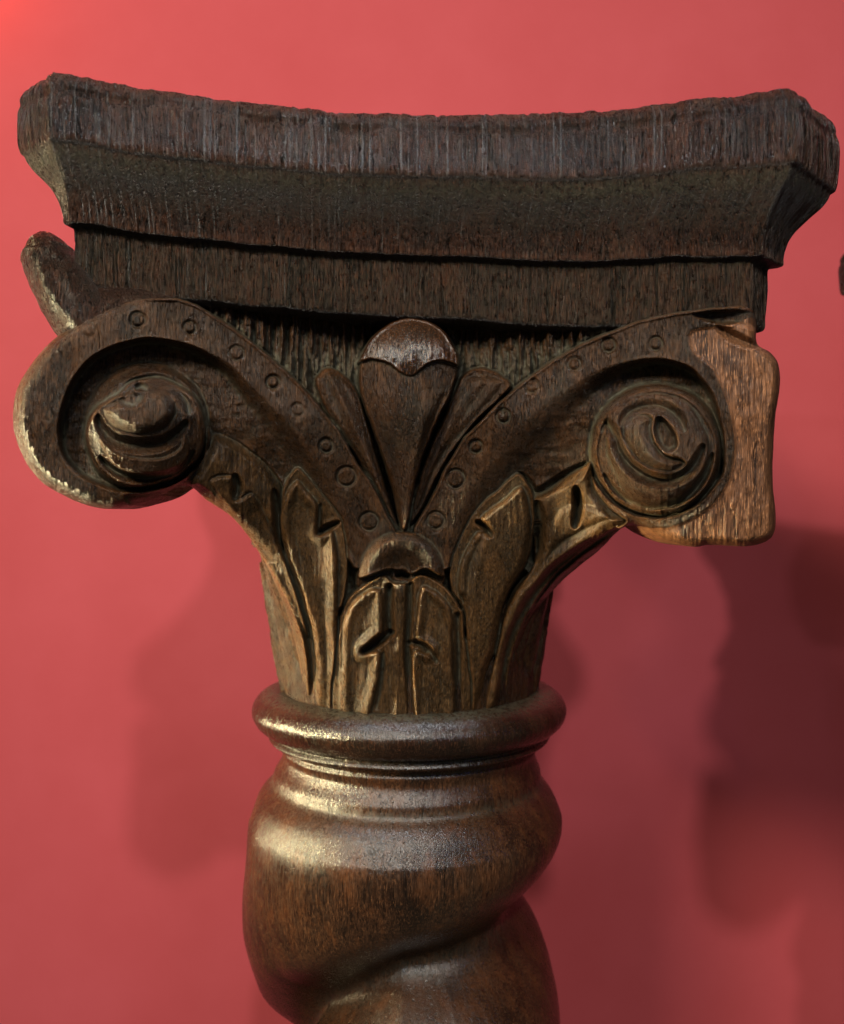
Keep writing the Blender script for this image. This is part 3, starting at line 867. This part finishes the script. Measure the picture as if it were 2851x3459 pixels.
    wear = (0.8 * np.exp(-((Z - 1262) / 14) ** 2) + 0.7 * np.exp(-((Z - 1012) / 10) ** 2) + 0.9 * np.exp(-((Z - 1470) / 12) ** 2)) * (INS < 60 + 130 * (Z < 1100))
    V = v; lvl = np.repeat(Zl, n); insv = INS.ravel()
    split = int(np.argmax(Zl < 1001))
    for nm, r0, r1 in (('abacus_moulding', 0, split), ('abacus_frieze', split, nz - 1)):
        fm = f.reshape(nz - 1, n, 4)[r0:r1].reshape(-1, 4)
        uv, inv = np.unique(fm, return_inverse=True)
        last = mesh_obj(nm, V[uv], inv.reshape(fm.shape), M_abacus, root, {'dust': dust.ravel()[uv], 'wear': wear.ravel()[uv]})
    # closing lids
    for r, nm, fl_ in ((0, 'abacus_top', False), (nz - 1, 'abacus_underside', True)):
        ring = v.reshape(nz, n, 3)[r]
        c = ring.mean(0)
        vv = np.concatenate([ring, c[None] + (ring - c) * 0.5, c[None] + (ring - c) * 0.02])
        ff = []
        jj = np.arange(n); j2 = (jj + 1) % n
        ff.append(np.stack([jj, j2, j2 + n, jj + n], 1)); ff.append(np.stack([jj + n, j2 + n, j2 + 2 * n, jj + 2 * n], 1))
        ff = np.concatenate(ff)
        mesh_obj(nm, vv, ff[:, ::-1] if fl_ else ff, M_abacus, root)
abacus()

# curled tip of the left face's volute
def tube(name, pts, mat, nseg=64, sub=14, parent=root, flat=1.0, noise=4.0):
    P = np.array([(*unproject(p[0], p[1], p[2]), p[3]) for p in pts], float)
    C = []
    for k in range(4):
        C.append(catmull(np.stack([P[:, k], P[:, k]], 1), sub, closed=False)[:, 0])
    C = np.stack(C, 1)
    ctr = C[:, :3]; r = C[:, 3]
    tan = np.gradient(ctr, axis=0); tan /= np.linalg.norm(tan, axis=1, keepdims=True)
    up = np.array([0, 1.0, 0])
    s_ = np.cross(tan, up); s_ /= np.linalg.norm(s_, axis=1, keepdims=True)
    u_ = np.cross(s_, tan)
    th = np.linspace(0, 2 * np.pi, nseg, endpoint=False)
    rr = r[:, None] + noise * fbm(np.arange(len(r))[:, None] / 9.0, np.cos(th)[None, :] * 2 + np.sin(th)[None, :], 101, 3)
    v = ctr[:, None, :] + rr[..., None] * (np.cos(th)[None, :, None] * s_[:, None, :] + flat * np.sin(th)[None, :, None] * u_[:, None, :])
    n = len(r)
    v = np.concatenate([ctr[0:1].repeat(nseg, 0)[None], v, ctr[-1:].repeat(nseg, 0)[None]]).reshape(-1, 3)
    i, j = np.meshgrid(np.arange(n + 1), np.arange(nseg), indexing='ij')
    a = i * nseg + j; b_ = i * nseg + (j + 1) % nseg
    f = np.stack([a, b_, b_ + nseg, a + nseg], -1).reshape(-1, 4)
    return mesh_obj(name, v, f, mat, parent)
tube('volute_tip', [(560, 1060, 3560, 80), (430, 1075, 3480, 110), (310, 1085, 3420, 116), (252, 1030, 3390, 112), (208, 960, 3385, 104), (178, 900, 3400, 97), (166, 862, 3410, 86), (163, 832, 3420, 64), (164, 810, 3430, 36), (165, 800, 3440, 6)], M_abacus, flat=1.3, noise=9.0)

# ---------------------------------------------------------------- its neighbour, which just reaches into the frame at the right
nb = root.copy(); col.objects.link(nb)
nb.location = (3752 * S, -388 * S, -70 * S)
nb['label'] = 'neighbouring carved oak column, only a blurred dark tip showing at the right edge'
nb['category'] = 'carved column'
nb['kind'] = 'thing'
nb['group'] = 'carved oak columns'
for ch in list(root.children):
    c = ch.copy(); col.objects.link(c); c.parent = nb
    for g in list(ch.children):
        d = g.copy(); col.objects.link(d); d.parent = c
